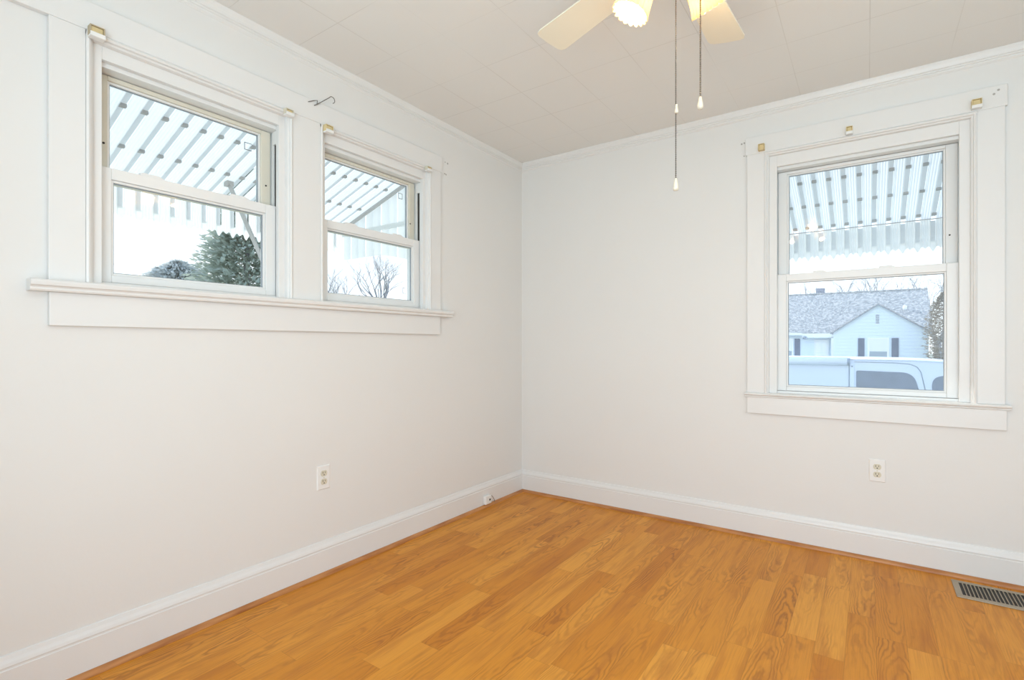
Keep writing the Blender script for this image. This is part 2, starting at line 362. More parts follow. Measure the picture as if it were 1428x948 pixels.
# window surrounds
def board(place, u0, u1, z0, z1, d0, d1, mb=None):
    mb = mb or MB(); A, B = place(u0, z0, d0), place(u1, z1, d1)
    return mb.box(tuple(min(i, j) for i, j in zip(A, B)), tuple(max(i, j) for i, j in zip(A, B)))
def surround(n, place, label, casings, head, stool, apron):
    for k, (a, b, z0, z1) in enumerate(casings):
        struct(board(place, a, b, z0, z1, -0.02, 0).build('trim_%d' % n, TRIM, bevel=0.002, origin=Z0), 'flat white casing board, ' + label + ', ' + ['left side', 'right side', 'between the two windows'][k], 'trim'); n += 1
    struct(board(place, head[0], head[1], head[2], head[3], -0.021, 0).build('trim_%d' % n, TRIM, bevel=0.002, origin=Z0), 'flat white head casing over ' + label, 'trim'); n += 1
    # stool with rounded nose over a small cove
    u0, u1, zt, pr, th = stool
    prof = [(-0.027, zt), (pr-0.006, zt), (pr-0.001, zt-0.004), (pr, zt-0.008), (pr-0.002, zt-0.5*th), (pr-0.010, zt-0.62*th), (pr-0.012, zt-0.72*th), (pr-0.010, zt-0.86*th), (pr-0.013, zt-th), (0.0002, zt-th), (0.0002, zt-0.018), (-0.027, zt-0.018)]
    mb = MB().prism(prof, lambda p, t: place(t, p[1], -p[0]), u0, u1)
    struct(mb.build('trim_%d' % n, TRIM, origin=Z0), 'white window stool ledge under ' + label, 'trim'); n += 1
    struct(board(place, apron[0], apron[1], apron[2], apron[3], -0.02, 0).build('trim_%d' % n, TRIM, bevel=0.0015, origin=Z0), 'flat white apron board below the stool of ' + label, 'trim'); n += 1
    return n
nt_ = surround(5, LW, 'the pair of small windows', [(-2.697, -2.604, 1.294, 2.127), (-0.991, -0.905, 1.294, 2.127), (-1.871, -1.728, 1.294, 2.127)],
               (-3.0, -0.895, 2.127, 2.222), (-2.745, -0.822, 1.294, 0.054, 0.036), (-2.695, -0.91, 1.152, 1.258))
nt_ = surround(nt_, RW, 'the tall window', [(1.560, 1.650, 0.820, 2.170), (2.540, 2.635, 0.820, 2.170)], (1.552, 2.643, 2.170, 2.268), (1.548, 2.655, 0.820, 0.034, 0.026), (1.560, 2.640, 0.703, 0.794))

# ------------------------------------------------------------------ double hung windows
def frame_ring(place, u0, u1, z0, z1, wl, wr, wt, wb, d0, d1, mb=None):
    mb = mb or MB()
    board(place, u0, u0+wl, z0, z1, d0, d1, mb); board(place, u1-wr, u1, z0, z1, d0, d1, mb)
    board(place, u0+wl, u1-wr, z1-wt, z1, d0, d1, mb); board(place, u0+wl, u1-wr, z0, z0+wb, d0, d1, mb)
    return mb
def window(n, place, P, zm, zg, latches, label, stickers=(), screws=()):
    u0, u1, z0, z1, ins = P['u0'], P['u1'], P['z0'], P['z1'], P['ins']
    root = empty('window_%d' % n, place((u0+u1)/2, z0, 0.06), label, 'window', None, 'structure')
    # moulded stop around the opening: bead plus flat stop
    mb = MB()
    bead = [(0.0, -0.024), (0.006, -0.027), (0.012, -0.024), (0.014, -0.016), (0.020, -0.013), (0.022, -0.004), (0.022, 0.004), (0.0, 0.004)]
    mb.prism(bead, lambda p, t: place(u0+p[0], t, p[1]), z0, z1); mb.prism(bead, lambda p, t: place(u1-p[0], t, p[1]), z0, z1)
    mb.prism(bead, lambda p, t: place(t, z1-p[0], p[1]), u0, u1)
    mb.build('stop_bead', TRIM, root)
    hs = z1-0.066 if n < 3 else z1-0.083
    mb = MB(); board(place, u0, u0+ins, z0, z1, 0.004, 0.026, mb); board(place, u1-ins, u1, z0, z1, 0.004, 0.026, mb); board(place, u0+ins, u1-ins, hs, z1, 0.004, 0.026, mb)
    mb.build('jamb_stop', TRIM, root, bevel=0.0015)
    # vinyl master frame with open balance tracks in the side jambs
    mb = MB(); a, b = u0+ins-0.012, u1-ins+0.012
    for s, e in ((a-0.03, a-0.004), (b+0.004, b+0.03)): board(place, s, e, z0-0.018, z1, 0.027, 0.145, mb)
    for s, e in ((a-0.004, a+0.004), (b-0.004, b+0.004)):
        board(place, s, e, z0, z1, 0.027, 0.040, mb); board(place, s, e, z0, z1, 0.062, 0.072, mb); board(place, s, e, z0, z1, 0.126, 0.145, mb)
    board(place, a, b, hs-0.017+0.002, z1, 0.027, 0.145, mb)
    board(place, a, b, z0-0.018, z0+0.0125, 0.0402, 0.145, mb)
    board(place, a, b, z0-0.018, z0+0.0125, 0.0272, 0.0400, mb)
    mb.build('window_frame', VINYL, root, bevel=0.001)
    mb = MB(); tz = z1-0.14
    for s, e in ((a-0.004, a+0.006), (b-0.006, b+0.004)): board(place, s, e, tz, hs-0.016, 0.030, 0.062, mb)
    mb.build('track_cover', VINYL, root)
    mb = MB()
    for s, e in ((a-0.0045, a-0.003), (b+0.003, b+0.0045)): board(place, s, e, zm, tz, 0.042, 0.061, mb)  # black strips paint in the shade at the back of the tracks
    tag(mb.build('track_shade', DARK, root), 'black strip painting in the shade of the balance track')
    def sash(nm, z_lo, z_hi, d, rt, rb, st, m, sm):
        sh = frame_ring(place, a+sm, b-sm, z_lo, z_hi, st, st, rt, rb, d, d+0.030).build(nm, m, root, bevel=0.0025)
        ga, gb, gl, gh = a+sm+st, b-sm-st, z_lo+rb, z_hi-rt
        # glazing bead stepping in to the glass
        frame_ring(place, ga, gb, gl, gh, 0.008, 0.008, 0.008, 0.008, d+0.008, d+0.030).build('glazing_bead', VINYL, sh, bevel=0.0015)
        frame_ring(place, ga+0.008, gb-0.008, gl+0.008, gh-0.008, 0.0025, 0.0025, 0.0025, 0.0025, d+0.014, d+0.022).build('gasket', GASKET, sh)
        p = board(place, ga+0.006, gb-0.006, gl+0.006, gh-0.006, d+0.016, d+0.020).build('pane', GLASS, sh)
        return sh, (ga, gb, gl, gh)
    st = 0.050 if n == 3 else 0.046
    up, gu = sash('upper_sash', zm-0.045, hs-0.017, 0.078, 0.016, 0.040, st-0.004, VINYL_AGED if n < 3 else VINYL, 0.008)
    lo, gl = sash('lower_sash', z0+0.014, zm, 0.040, 0.040, zg-z0-0.014-0.004, st, VINYL, 0.004)
    for c_, w_ in latches:
        prof = [(c_-w_, zm-0.002), (c_-w_, zm+0.007), (c_-w_*0.85, zm+0.010), (c_+w_*0.35, zm+0.010), (c_+w_, zm-0.002)]
        MB().prism(prof, lambda p, t: place(p[0], p[1], t), 0.042, 0.066).build('tilt_latch', VINYL, lo, bevel=0.001)
    for (su, sz, sh) in screws:
        par = up if sh == 'u' else lo; dd = 0.078 if sh == 'u' else 0.040
        pl = Vector(place(su, sz, dd)); dr = Vector(place(0, 0, -1))-Vector(place(0, 0, 0))
        tag(MB().tube([pl-dr*0.001, pl+dr*0.0015], 0.004, 10).build('screw', DARK, par), 'small dark screw')
    for (su, sz, w_, h_, sh, gap) in stickers:
        par, dd = (up, 0.0925) if sh == 'u' else (lo, 0.0545)
        mb = MB(); t = 0.0022
        board(place, su-w_, su-w_+t, sz-h_, sz+h_, dd, dd+0.001, mb); board(place, su-w_, su+w_, sz+h_-t, sz+h_, dd, dd+0.001, mb); board(place, su-w_, su+w_, sz-h_, sz-h_+t, dd, dd+0.001, mb)
        if not gap: board(place, su+w_-t, su+w_, sz-h_, sz+h_, dd, dd+0.001, mb)
        tag(mb.build('label_outline', DARK, par), 'thin dark square outline on the glass')
    return root
window(1, LW, W1, 1.708, 1.338, [(-2.385, 0.045), (-2.065, 0.045)], 'white double hung window nearest the camera on the left wall',
       [(-2.010, 1.955, 0.016, 0.016, 'u', True), (-2.02, 1.395, 0.010, 0.010, 'l', False)], [(-2.528, 1.80, 'u'), (-1.938, 1.80, 'u')])
window(2, LW, W2, 1.702, 1.342, [(-1.500, 0.045), (-1.185, 0.045)], 'white double hung window nearer the corner on the left wall',
       [(-1.125, 1.950, 0.016, 0.016, 'u', False), (-1.130, 1.400, 0.012, 0.016, 'l', True)], [(-1.062, 1.80, 'u')])
window(3, RW, W3, 1.485, 0.862, [(1.915, 0.034), (2.21, 0.038)], 'tall white double hung window in the far wall with the neighbour house behind it',
       [], [(2.453, 1.625, 'u')])

# ------------------------------------------------------------------ outlets, phone jack, floor register
def outlet(place, u, z, label):
    root = empty('wall_outlet', place(u, z-0.057, 0), label, 'outlet', 'duplex wall outlets')
    mb = MB(); w, h = 0.0355, 0.0575
    prof = [(-w, -h, 0), (w, -h, 0), (w, h, 0), (-w, h, 0), (-w+0.004, -h+0.004, -0.0055), (w-0.004, -h+0.004, -0.0055), (w-0.004, h-0.004, -0.0055), (-w+0.004, h-0.004, -0.0055)]
    mb.add([place(u+p[0], z+p[1], p[2]) for p in prof], [(0,3,2,1),(4,5,6,7),(0,1,5,4),(1,2,6,5),(2,3,7,6),(3,0,4,7)])
    mb.build('cover_plate', PLATE, root, bevel=0.0012)
    for s in (1, -1):
        zc = z+s*0.0195
        pts = []
        for k in range(28):
            t = 2*PI*k/28; pts.append((0.0168*math.cos(t), max(-0.0135, min(0.0135, 0.0168*math.sin(t)))))
        r = tag(MB().prism(pts, lambda p, t: place(u+p[0], zc+p[1], t), -0.004, -0.0075).build('receptacle', IVORY, root), 'ivory receptacle face')
        mb = MB()
        board(place, u-0.0074, u-0.0052, zc-0.0005, zc+0.0085, -0.0079, -0.007, mb); board(place, u+0.0052, u+0.0070, zc+0.0005, zc+0.0080, -0.0079, -0.007, mb)
        mb.tube([place(u, zc-0.0065, -0.007), place(u, zc-0.0065, -0.0079)], 0.0028, 12)
        tag(mb.build('slots', DARK, r), 'dark plug slots')
    MB().tube([place(u, z, -0.004), place(u, z, -0.0072)], 0.003, 12).build('screw', IVORY, root)
outlet(LW, -1.700, 0.461, 'white duplex outlet low on the left wall under the small windows')
outlet(RW, 2.165, 0.454, 'white duplex outlet low on the far wall under the tall window')

j = empty('phone_jack', (0.028, -0.457, 0.020), 'small white phone jack box on the left baseboard near the corner', 'phone jack')
MB().box((0.0162, -0.491, 0.022), (0.040, -0.424, 0.080)).build('jack_body', PLATE, j, bevel=0.006, seg=3)
tag(MB().box((0.0398, -0.452, 0.044), (0.0408, -0.438, 0.056)).build('socket', DARK, j), 'dark socket opening')
tag(MB().tube([(0.034, -0.425, 0.074), (0.040, -0.412, 0.060), (0.044, -0.404, 0.043), (0.042, -0.394, 0.030), (0.036, -0.386, 0.021), (0.0175, -0.37, 0.0205)], 0.0016, 6).build('wire', WIRE, j, smooth=True), 'thin dark wire')

r = empty('floor_register', (2.62, -0.17, 0), 'tan metal floor register with black slots by the far baseboard', 'floor vent')
rx0, rx1, ry0, ry1 = 2.442, 2.800, -0.268, -0.070
mb = MB(); ix0, ix1, iy0, iy1 = rx0+0.024, rx1-0.024, ry0+0.030, ry1-0.020
for a, b in (((rx0, ry0), (rx1, iy0)), ((rx0, iy1), (rx1, ry1)), ((rx0, iy0), (ix0, iy1)), ((ix1, iy0), (rx1, iy1))):
    mb.box((a[0], a[1], 0.0002), (b[0], b[1], 0.005))
mb.build('register_frame', REGISTER, r, bevel=0.002)
tag(MB().box((ix0, iy0, 0.0003), (ix1, iy1, 0.0008)).build('duct_shade', DARK, r), 'black sheet painting in the shade of the duct')  # thin black sheet on the floor paints in the dark of the duct
k = ix0+0.013
while k < ix1-0.004:
    MB().add([(k-0.0017, iy0, 0.0009), (k+0.0017, iy0, 0.0009), (k+0.0017, iy0, 0.0046), (k-0.0017, iy0, 0.0046), (k-0.0017, iy1, 0.0009), (k+0.0017, iy1, 0.0009), (k+0.0017, iy1, 0.0046), (k-0.0017, iy1, 0.0046)],
             [(0,1,2,3),(4,7,6,5),(0,4,5,1),(1,5,6,2),(2,6,7,3),(3,7,4,0)]).build('louver', REGISTER, r)
    k += 0.0135
tag(MB().box((ix1-0.03, iy0-0.012, 0.005), (ix1-0.018, iy0-0.006, 0.014)).build('damper_lever', REGISTER, r, bevel=0.001))

# ------------------------------------------------------------------ shade brackets, hook, leftover holes
def bracket(place, u, z, w, h, d, inner, label, lip=True, b0=-0.0212):
    root = empty('shade_bracket', place(u, z-h/2, b0), label, 'bracket', 'roller shade brackets at the window heads')
    t = 0.0035
    mb = MB()
    board(place, u-w/2, u+w/2, z-h/2, z+h/2, b0, b0-t, mb)
    board(place, u-w/2, u-w/2+t, z-h/2, z+h/2, b0-t, b0-d, mb); board(place, u+w/2-t, u+w/2, z-h/2, z+h/2, b0-t, b0-d, mb)
    board(place, u-w/2+t, u+w/2-t, z+h/2-t, z+h/2, b0-t, b0-d, mb)
    mb.build('bracket_shell', inner, root, bevel=0.001)
    tag(board(place, u-w/2+t, u+w/2-t, z-h/2+0.0005, z+h/2-t-0.0003, b0-t-0.0002, b0-d*0.86).build('insert', YELLOWED, root, bevel=0.003), 'yellowed inner block')
    if lip:
        mb = MB(); board(place, u-w/2-0.0005, u+w/2+0.0005, z-h/2-0.006, z-h/2-0.0005, b0, b0-d-0.001, mb); board(place, u-w/2-0.0005, u+w/2+0.0005, z-h/2-0.006, z-h/2+0.008, b0-d-0.0012, b0-d-0.004, mb)
        tag(mb.build('lip', PLATE, root, bevel=0.001), 'white lower lip')
bracket(LW, -2.582, 2.120, 0.040, 0.032, 0.026, BROWNED, 'brown and white shade bracket at the upper left corner of the nearest small window', b0=-0.0275)
bracket(LW, -1.900, 2.112, 0.036, 0.024, 0.022, IVORY, 'pale shade bracket at the upper right corner of the nearest small window', b0=-0.0275)
bracket(LW, -1.700, 2.108, 0.040, 0.030, 0.024, YELLOWED, 'yellowed shade bracket at the upper left corner of the small window nearer the room corner', b0=-0.0275)
bracket(LW, -1.030, 2.110, 0.038, 0.022, 0.022, IVORY, 'pale shade bracket at the upper right corner of the small window nearer the room corner', b0=-0.0275)
bracket(RW, 1.637, 2.196, 0.032, 0.036, 0.026, YELLOWED, 'yellow shade bracket at the upper left corner of the tall window', False)
bracket(RW, 2.048, 2.194, 0.028, 0.034, 0.026, YELLOWED, 'yellow and white shade bracket over the middle of the tall window')
bracket(RW, 2.536, 2.199, 0.036, 0.036, 0.028, YELLOWED, 'yellow shade bracket at the upper right corner of the tall window')

hk = [(0.024, -1.795, 2.203), (0.030, -1.770, 2.216), (0.030, -1.752, 2.224), (0.027, -1.752, 2.206), (0.024, -1.764, 2.198), (0.026, -1.752, 2.206), (0.032, -1.720, 2.234), (0.032, -1.690, 2.260)]
hk += [(0.032, -1.674+0.015*math.cos(t), 2.256+0.015*math.sin(t)) for t in [PI*0.85-k*PI*1.25/8 for k in range(9)]]
tag(MB().tube(hk, 0.0017, 6).build('wire_hook', WIRE, smooth=True), 'bent dark wire hook fixed to the head board between the two small windows', 'hook')

def hole(parent, place, u, z, d, r_=0.005):
    pl = Vector(place(u, z, d)); dr = Vector(place(0, 0, -1))-Vector(place(0, 0, 0))
    tag(MB().tube([pl-dr*0.001, pl+dr*0.0008], r_, 9).build('nail_hole', GREYBIT, parent), 'old grey nail hole')
wl, wf = bpy.data.objects['wall_left'], bpy.data.objects['wall_far']; ORG['wall_left'] = ORG['wall_far'] = Vector(Z0)
for u, z, s in ((-0.845, 2.209, 0.004), (-0.823, 2.207, 0.006), (-0.850, 2.137, 0.005), (-0.838, 2.135, 0.005)): hole(wl, LW, u, z, 0, s)
for u, z, s in ((1.528, 2.249, 0.005), (1.542, 2.252, 0.005), (1.541, 2.177, 0.004)): hole(wf, RW, u, z, 0, s)
for u, z, s in ((2.597, 2.231, 0.005), (2.612, 2.246, 0.005)): hole(wf, RW, u, z, -0.021, s)

# ------------------------------------------------------------------ ceiling fan with light kit
FX, FY = 1.688, -1.753
fan = empty('ceiling_fan', (FX, FY, H), 'cream five blade ceiling fan with lit fluted glass shades and two pull chains', 'ceiling fan')
T = Matrix.Translation((FX, FY, 0))
MB().lathe([(0, H), (0.085, H), (0.088, H-0.012), (0.075, H-0.045), (0.03, H-0.055), (0, H-0.055)], T, 32).build('canopy', METALWHITE, fan, smooth=True)
MB().lathe([(0, H-0.05), (0.06, H-0.055), (0.115, H-0.085), (0.125, H-0.11), (0.125, H-0.165), (0.105, H-0.195), (0.06, H-0.205), (0, H-0.205)], T, 40).build('motor_housing', METALWHITE, fan, smooth=True)
MB().lathe([(0, H-0.20), (0.052, H-0.205), (0.055, H-0.225), (0.055, H-0.285), (0.040, H-0.305), (0.015, H-0.315), (0, H-0.318)], T, 32).build('switch_housing', METALWHITE, fan, smooth=True)
BZ, BR = 2.20, 0.556
A0 = math.atan2(-1.567-FY, 1.170-FX)
for k in range(5):
    a = A0 - k*2*PI/5
    M = T @ Matrix.Rotation(a, 4, 'Z') @ Matrix.Translation((0, 0, BZ)) @ Matrix.Rotation(math.radians(10), 4, 'X')
    w0, w1 = 0.050, 0.064
    out = [(0.16, -w0), (BR-0.024, -w1), (BR-0.008, -w1+0.005), (BR-0.001, -w1+0.018), (BR+0.002, 0.0), (BR-0.001, w1-0.018), (BR-0.008, w1-0.005), (BR-0.024, w1), (0.16, w0), (0.15, 0)]
    MB().prism(out, lambda p, t: M @ Vector((p[0], p[1], t)), -0.003, 0.003).build('blade', BLADE, fan, bevel=0.001)
    M2 = T @ Matrix.Rotation(a, 4, 'Z')
    mb = MB(); mb.prism([(0.10, -0.014), (0.17, -0.018), (0.20, -0.040), (0.235, -0.036), (0.245, 0), (0.235, 0.036), (0.20, 0.040), (0.17, 0.018), (0.10, 0.014)], lambda p, t: M2 @ Vector((p[0], p[1], t + (BZ+0.006 if p[0] > 0.12 else BZ+0.045))), 0, 0.005)
    mb.build('blade_iron', METALWHITE, fan, bevel=0.001)
# light kit
CA, CR = Vector((-0.5713, 0.8207, 0)), Vector((0.8207, 0.5713, 0))      # along / across the camera axis, to set the kit's rotation
LAMPS = [(170, 0.000, 25), (34, 0.038, 40), (285, 0.0, 30)]
for ang, drop, tilt in LAMPS:
    t = math.radians(ang); dr = CR*math.cos(t) + CA*math.sin(t)
    top = Vector((FX, FY, 2.135+drop)) + dr*0.055
    ax = (dr*math.sin(math.radians(tilt)) + Vector((0, 0, -1))*math.cos(math.radians(tilt))).normalized()
    sock = top + dr*0.02
    q = Vector((0, 0, 1)).rotation_difference(ax).to_matrix().to_4x4()
    MS = Matrix.Translation(sock) @ q
    arm = MB().tube([Vector((FX, FY, 2.150)) + dr*0.035, top + Vector((0, 0, 0.004)), sock + ax*0.012], 0.010, 10).build('lamp_arm', METALWHITE, fan, smooth=True)
    MB().lathe([(0, 0.0), (0.020, 0.0), (0.024, 0.008), (0.024, 0.034), (0.015, 0.036), (0, 0.036)], MS, 20).build('lamp_socket', METALWHITE, arm, smooth=True)
    n = 168; mb = MB(); prof = [(0.026, 0.022), (0.031, 0.030), (0.037, 0.048), (0.041, 0.070), (0.044, 0.092), (0.047, 0.108), (0.051, 0.120)]
    vs = []
    for ri, (rr, hh) in enumerate(prof):
        fl = 0.02 + 0.05*ri/(len(prof)-1)
        for k in range(n):
            th = 2*PI*k/n; rad_ = rr*(1+fl*0.7*math.cos(18*th)); hz = hh + (0.006*math.sqrt(abs(math.cos(9*th)))-0.005 if ri == len(prof)-1 else 0)
            vs.append(MS @ Vector((rad_*math.cos(th), rad_*math.sin(th), hz)))
    fs = [(i*n+k, i*n+(k+1) % n, (i+1)*n+(k+1) % n, (i+1)*n+k) for i in range(len(prof)-1) for k in range(n)]
    mb.add(vs, fs).build('lamp_shade', SHADE, fan, smooth=True, solid=0.003)
    MB().lathe([(0.0, 0.034), (0.012, 0.034), (0.013, 0.045), (0.022, 0.065), (0.027, 0.082), (0.024, 0.099), (0.013, 0.109), (0.0, 0.111)], MS, 20).build('bulb', BULB, fan, smooth=True)
    lp = light('lamp_light', 'POINT', sock + ax*0.132, 2.0, (1.0, 0.77, 0.47), shadow_soft_size=0.02)
# pull chains
def beads(path_top, path_bot, r_, step, mb):
    a, b = Vector(path_top), Vector(path_bot); L = (b-a).length; n = int(L/step)
    for k in range(n+1):
        p = a + (b-a)*(k*step/L)
        mb.lathe([(0, -r_), (r_*0.7, -r_*0.7), (r_, 0), (r_*0.7, r_*0.7), (0, r_)], Matrix.Translation(p), 7)
    mb.tube([a, b], r_*0.35, 5)
    return mb
def fob(p, s=1.0): return MB().lathe([(0, 0.002), (0.003*s, 0.0), (0.0042*s, -0.006), (0.0075*s, -0.022), (0.0078*s, -0.028), (0.006*s, -0.033), (0, -0.0345)], Matrix.Translation(p), 16)
cen = Vector((FX, FY, 0))
c1 = cen - CR*0.006 - CA*0.015; c2 = cen + CR*0.059 - CA*0.022
ch = beads(c1 + Vector((0, 0, 2.145)), c1 + Vector((0, 0, 1.548)), 0.0020, 0.0052, MB()).build('pull_chain', CHAIN, fan)
fob(c1 + Vector((0, 0, 1.549))).build('chain_fob', FOB, ch, smooth=True)
MB().lathe([(0, 0.012), (0.0025, 0.010), (0.0035, 0.0), (0.0055, -0.010), (0.0045, -0.014), (0, -0.014)], Matrix.Translation(c1 + Vector((0.002, 0, 1.742))), 14).build('chain_connector', FOB, ch, smooth=True)
ch = beads(c2 + Vector((0, 0, 2.145)), c2 + Vector((0, 0, 1.768)), 0.0026, 0.0062, MB()).build('pull_chain', CHAIN, fan)
fob(c2 + Vector((0, 0, 1.770)), 1.05).build('chain_fob', FOB, ch, smooth=True)

# ------------------------------------------------------------------ outside: ground
GZ = -0.75
gr = MB().box((-90, -60, GZ-0.2), (90, 120, GZ)).build('ground', GRASS, origin=Z0); struct(gr, 'pale winter lawn around the houses', 'ground')

# ------------------------------------------------------------------ outside: stepped aluminium awnings
def awning(place, u0, u1, ph, sp, wall_d, out_d, zt, zb, rows, label, brace=None, slope_rows=0.0):
    root = empty('window_awning', place((u0+u1)/2, zt, wall_d), label, 'awning', 'metal awnings over the windows')
    zz = lambda d: zt + (zb-zt)*(d-wall_d)/(out_d-wall_d)
    vb = zb-0.19
    n0 = math.ceil((u0-ph)/sp); n1 = math.floor((u1-ph)/sp)
    cs = [ph+k*sp for k in range(n0, n1+1)]
    hw = 0.0115                        # half width of the recessed strips
    def corr(a, b, nrib=4, h=0.0020):  # cross section of a ribbed pan
        pts = []; N = nrib*6
        for i in range(N+1):
            f = i/N; pts.append((a+(b-a)*f, h*math.cos(2*PI*nrib*f)*-1))
        return pts
    edges = [u0] + [x for c_ in cs for x in (c_-hw-0.001, c_+hw+0.001)] + [u1]
    for k in range(0, len(edges), 2):
        a, b = edges[k], edges[k+1]
        if b-a < 0.01: continue
        pts = corr(a, b)
        mb = MB(); vs = []
        for d in (wall_d, out_d): vs += [place(p[0], zz(d)+p[1], d) for p in pts]
        L = len(pts); mb.add(vs, [(i, i+1, L+i+1, L+i) for i in range(L-1)])
        mb.build('roof_pan', AWN, root, smooth=True)
        # front valance panel with wavy foot
        mb = MB(); top = [place(p[0], zb-0.006, out_d+p[1]*0.7) for p in pts]
        bot = []
        for i, p in enumerate(pts):
            f = (p[0]-ph)/sp; bot.append(place(p[0], vb + 0.010*math.cos(2*PI*f*2)*-1 - 0.010*math.cos(2*PI*f), out_d+p[1]*0.7))
        mb.add(top+bot, [(i, i+1, L+i+1, L+i) for i in range(L-1)])
        mb.build('valance_panel', AWN, root, smooth=True)
    for c_ in cs:
        # raised strip over the gap, its channel open below
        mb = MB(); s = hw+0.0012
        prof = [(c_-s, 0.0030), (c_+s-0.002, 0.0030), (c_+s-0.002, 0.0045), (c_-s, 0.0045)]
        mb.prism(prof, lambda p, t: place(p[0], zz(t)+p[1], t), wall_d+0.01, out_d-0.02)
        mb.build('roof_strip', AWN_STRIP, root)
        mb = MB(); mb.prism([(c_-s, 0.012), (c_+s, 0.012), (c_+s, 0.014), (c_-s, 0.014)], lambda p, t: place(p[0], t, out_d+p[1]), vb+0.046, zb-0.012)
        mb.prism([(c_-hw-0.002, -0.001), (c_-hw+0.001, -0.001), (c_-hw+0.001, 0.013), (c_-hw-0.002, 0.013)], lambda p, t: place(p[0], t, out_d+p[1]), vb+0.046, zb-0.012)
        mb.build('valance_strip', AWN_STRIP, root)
        pts = [(c_-hw-0.004+i*(2*hw+0.008)/6, 0) for i in range(7)]
        top = [place(p[0], vb+0.048, out_d+0.003) for p in pts]; bot = [place(p[0], vb-0.010*math.cos(2*PI*(p[0]-ph)/sp)-0.010*math.cos(4*PI*(p[0]-ph)/sp), out_d+0.003) for p in pts]
        MB().add(top+bot, [(i, i+1, 8+i, 7+i) for i in range(6)]).build('valance_tab', AWN, root)
        for d in rows:
            board(place, c_-hw-0.001, c_+hw+0.001, zz(d)-0.007, zz(d)+0.008, d-0.011, d+0.011).build('clip', AWN_CLIP, root)
    # head rail, front rail and closed side wings
    board(place, u0, u1, zt-0.03, zt+0.03, wall_d-0.0, wall_d+0.012).build('head_rail', AWN, root)
    tag(board(place, u0, u1, zb-0.006, zb-0.002, out_d-0.016, out_d-0.004).build('front_rail', AWN_CLIP, root), 'thin dark front rail')
    for ue, sg in ((u0-0.004, -1), (u1+0.004, 1)):
        mb = MB(); N = 11; wd = (out_d-wall_d)/N
        foot = lambda d: vb - 0.045 - 0.14*max(0, 1-(d-wall_d)/(0.62*(out_d-wall_d)))**1.6
        for i in range(N):
            d0, d1 = wall_d+i*wd+0.003, wall_d+(i+1)*wd-0.003
            off = 0.004*(i % 2)
            mb2 = MB(); vs = []
            uu = ue+sg*0.002; NS = 8
            for q_ in range(NS+1):
                dd = d0+(d1-d0)*q_/NS; bow = 0.006*math.sin(PI*q_/NS)
                vs += [place(uu+(off+bow)*sg, foot(dd), dd), place(uu+(off+bow)*sg, zz(dd)-0.005, dd)]
            mb2.add(vs, [(2*q_, 2*q_+2, 2*q_+3, 2*q_+1) for q_ in range(NS)]).build('wing_slat', AWN, root, smooth=True)
        vs = []
        for uu in (ue-sg*0.003, ue-sg*0.018):
            for dz in (-0.028, -0.006): vs += [place(uu, zz(wall_d)+dz, wall_d), place(uu, zz(out_d)+dz, out_d)]
        MB().add(vs, [(0,1,3,2),(4,6,7,5),(0,4,5,1),(2,3,7,6),(0,2,6,4),(1,5,7,3)]).build('wing_rail', AWN_ARM, root)
        board(place, min(ue-sg*0.003, ue-sg*0.014), max(ue-sg*0.003, ue-sg*0.014), zb-0.068, zb-0.038, wall_d, out_d).build('wing_rail', AWN, root)
    if brace:
        for ub in brace:
            dm = rows[-1]+0.06
            p0 = Vector(place(ub, zz(dm)-0.01, dm)); p1 = Vector(place(ub, 1.085, wall_d+0.006))
            d = (p1-p0).normalized(); s = Vector(place(1, 0, 0))-Vector(place(0, 0, 0)); n = d.cross(s).normalized()
            vs = [p + s*a*0.004 + n*b*0.013 for p in (p0, p1) for a, b in ((-1,-1),(1,-1),(1,1),(-1,1))]
            MB().add(vs, [(0,3,2,1),(4,5,6,7),(0,1,5,4),(1,2,6,5),(2,3,7,6),(3,0,4,7)]).build('brace_arm', AWN_ARM, root)
            board(place, ub-0.018, ub+0.018, zz(dm)-0.028, zz(dm)+0.0, dm-0.02, dm+0.02).build('brace_bracket', AWN_ARM, root)
    return root
awning(LW, -3.05, -0.80, -2.330, 0.0815, 0.152, 1.05, 2.248, 1.950, (0.52, 0.79), 'white ribbed metal awning over the pair of small windows', brace=(-1.72,))
awning(RW, 1.42, 2.86, 1.775, 0.0772, 0.152, 1.05, 2.223, 1.900, (0.49, 0.74, 1.0), 'white ribbed metal awning over the tall window', brace=None)

# ------------------------------------------------------------------ outside: parked van
van = empty('van', (2.0, 6.85, GZ), 'white van parked outside the tall window with dark side windows and a roof tube', 'van')
VY0, VY1 = 6.03, 7.75
side = [(-0.9, GZ+0.32), (4.75, GZ+0.32), (4.80, GZ+0.80), (4.55, GZ+1.02), (3.95, GZ+1.10), (3.38, 0.800), (3.22, 0.838), (2.98, 0.862), (2.66, 0.874), (2.2, 0.880), (1.90, 0.880), (-0.9, 0.895)]
MB().prism(side, lambda p, t: (p[0], t, p[1]), VY0, VY1).build('body', VAN, van, bevel=0.035, seg=3)
tb = MB().tube([(-0.9, VY0-0.02, 0.836), (1.875, VY0-0.02, 0.836)], 0.062, 24).build('roof_tube', VAN, van)
for p in tb.data.polygons: p.use_smooth = len(p.vertices) == 4
MB().tube([(1.875, VY0-0.02, 0.832), (1.905, VY0-0.02, 0.832)], 0.055, 24).build('tube_cap', VANSEAM, tb)
MB().box((1.905, VY0-0.012, GZ+0.5), (1.962, VY0, 0.815)).build('corner_post', VAN, van, bevel=0.006)
MB().tube([(1.934, VY0-0.018, 0.765), (1.934, VY0-0.010, 0.765)], 0.012, 12).build('post_bolt', VANSEAM, van)
MB().tube([(1.897, VY0-0.004, 0.80), (1.897, VY0-0.004, GZ+0.5)], 0.006, 6).build('body_seam', VANSEAM, van)
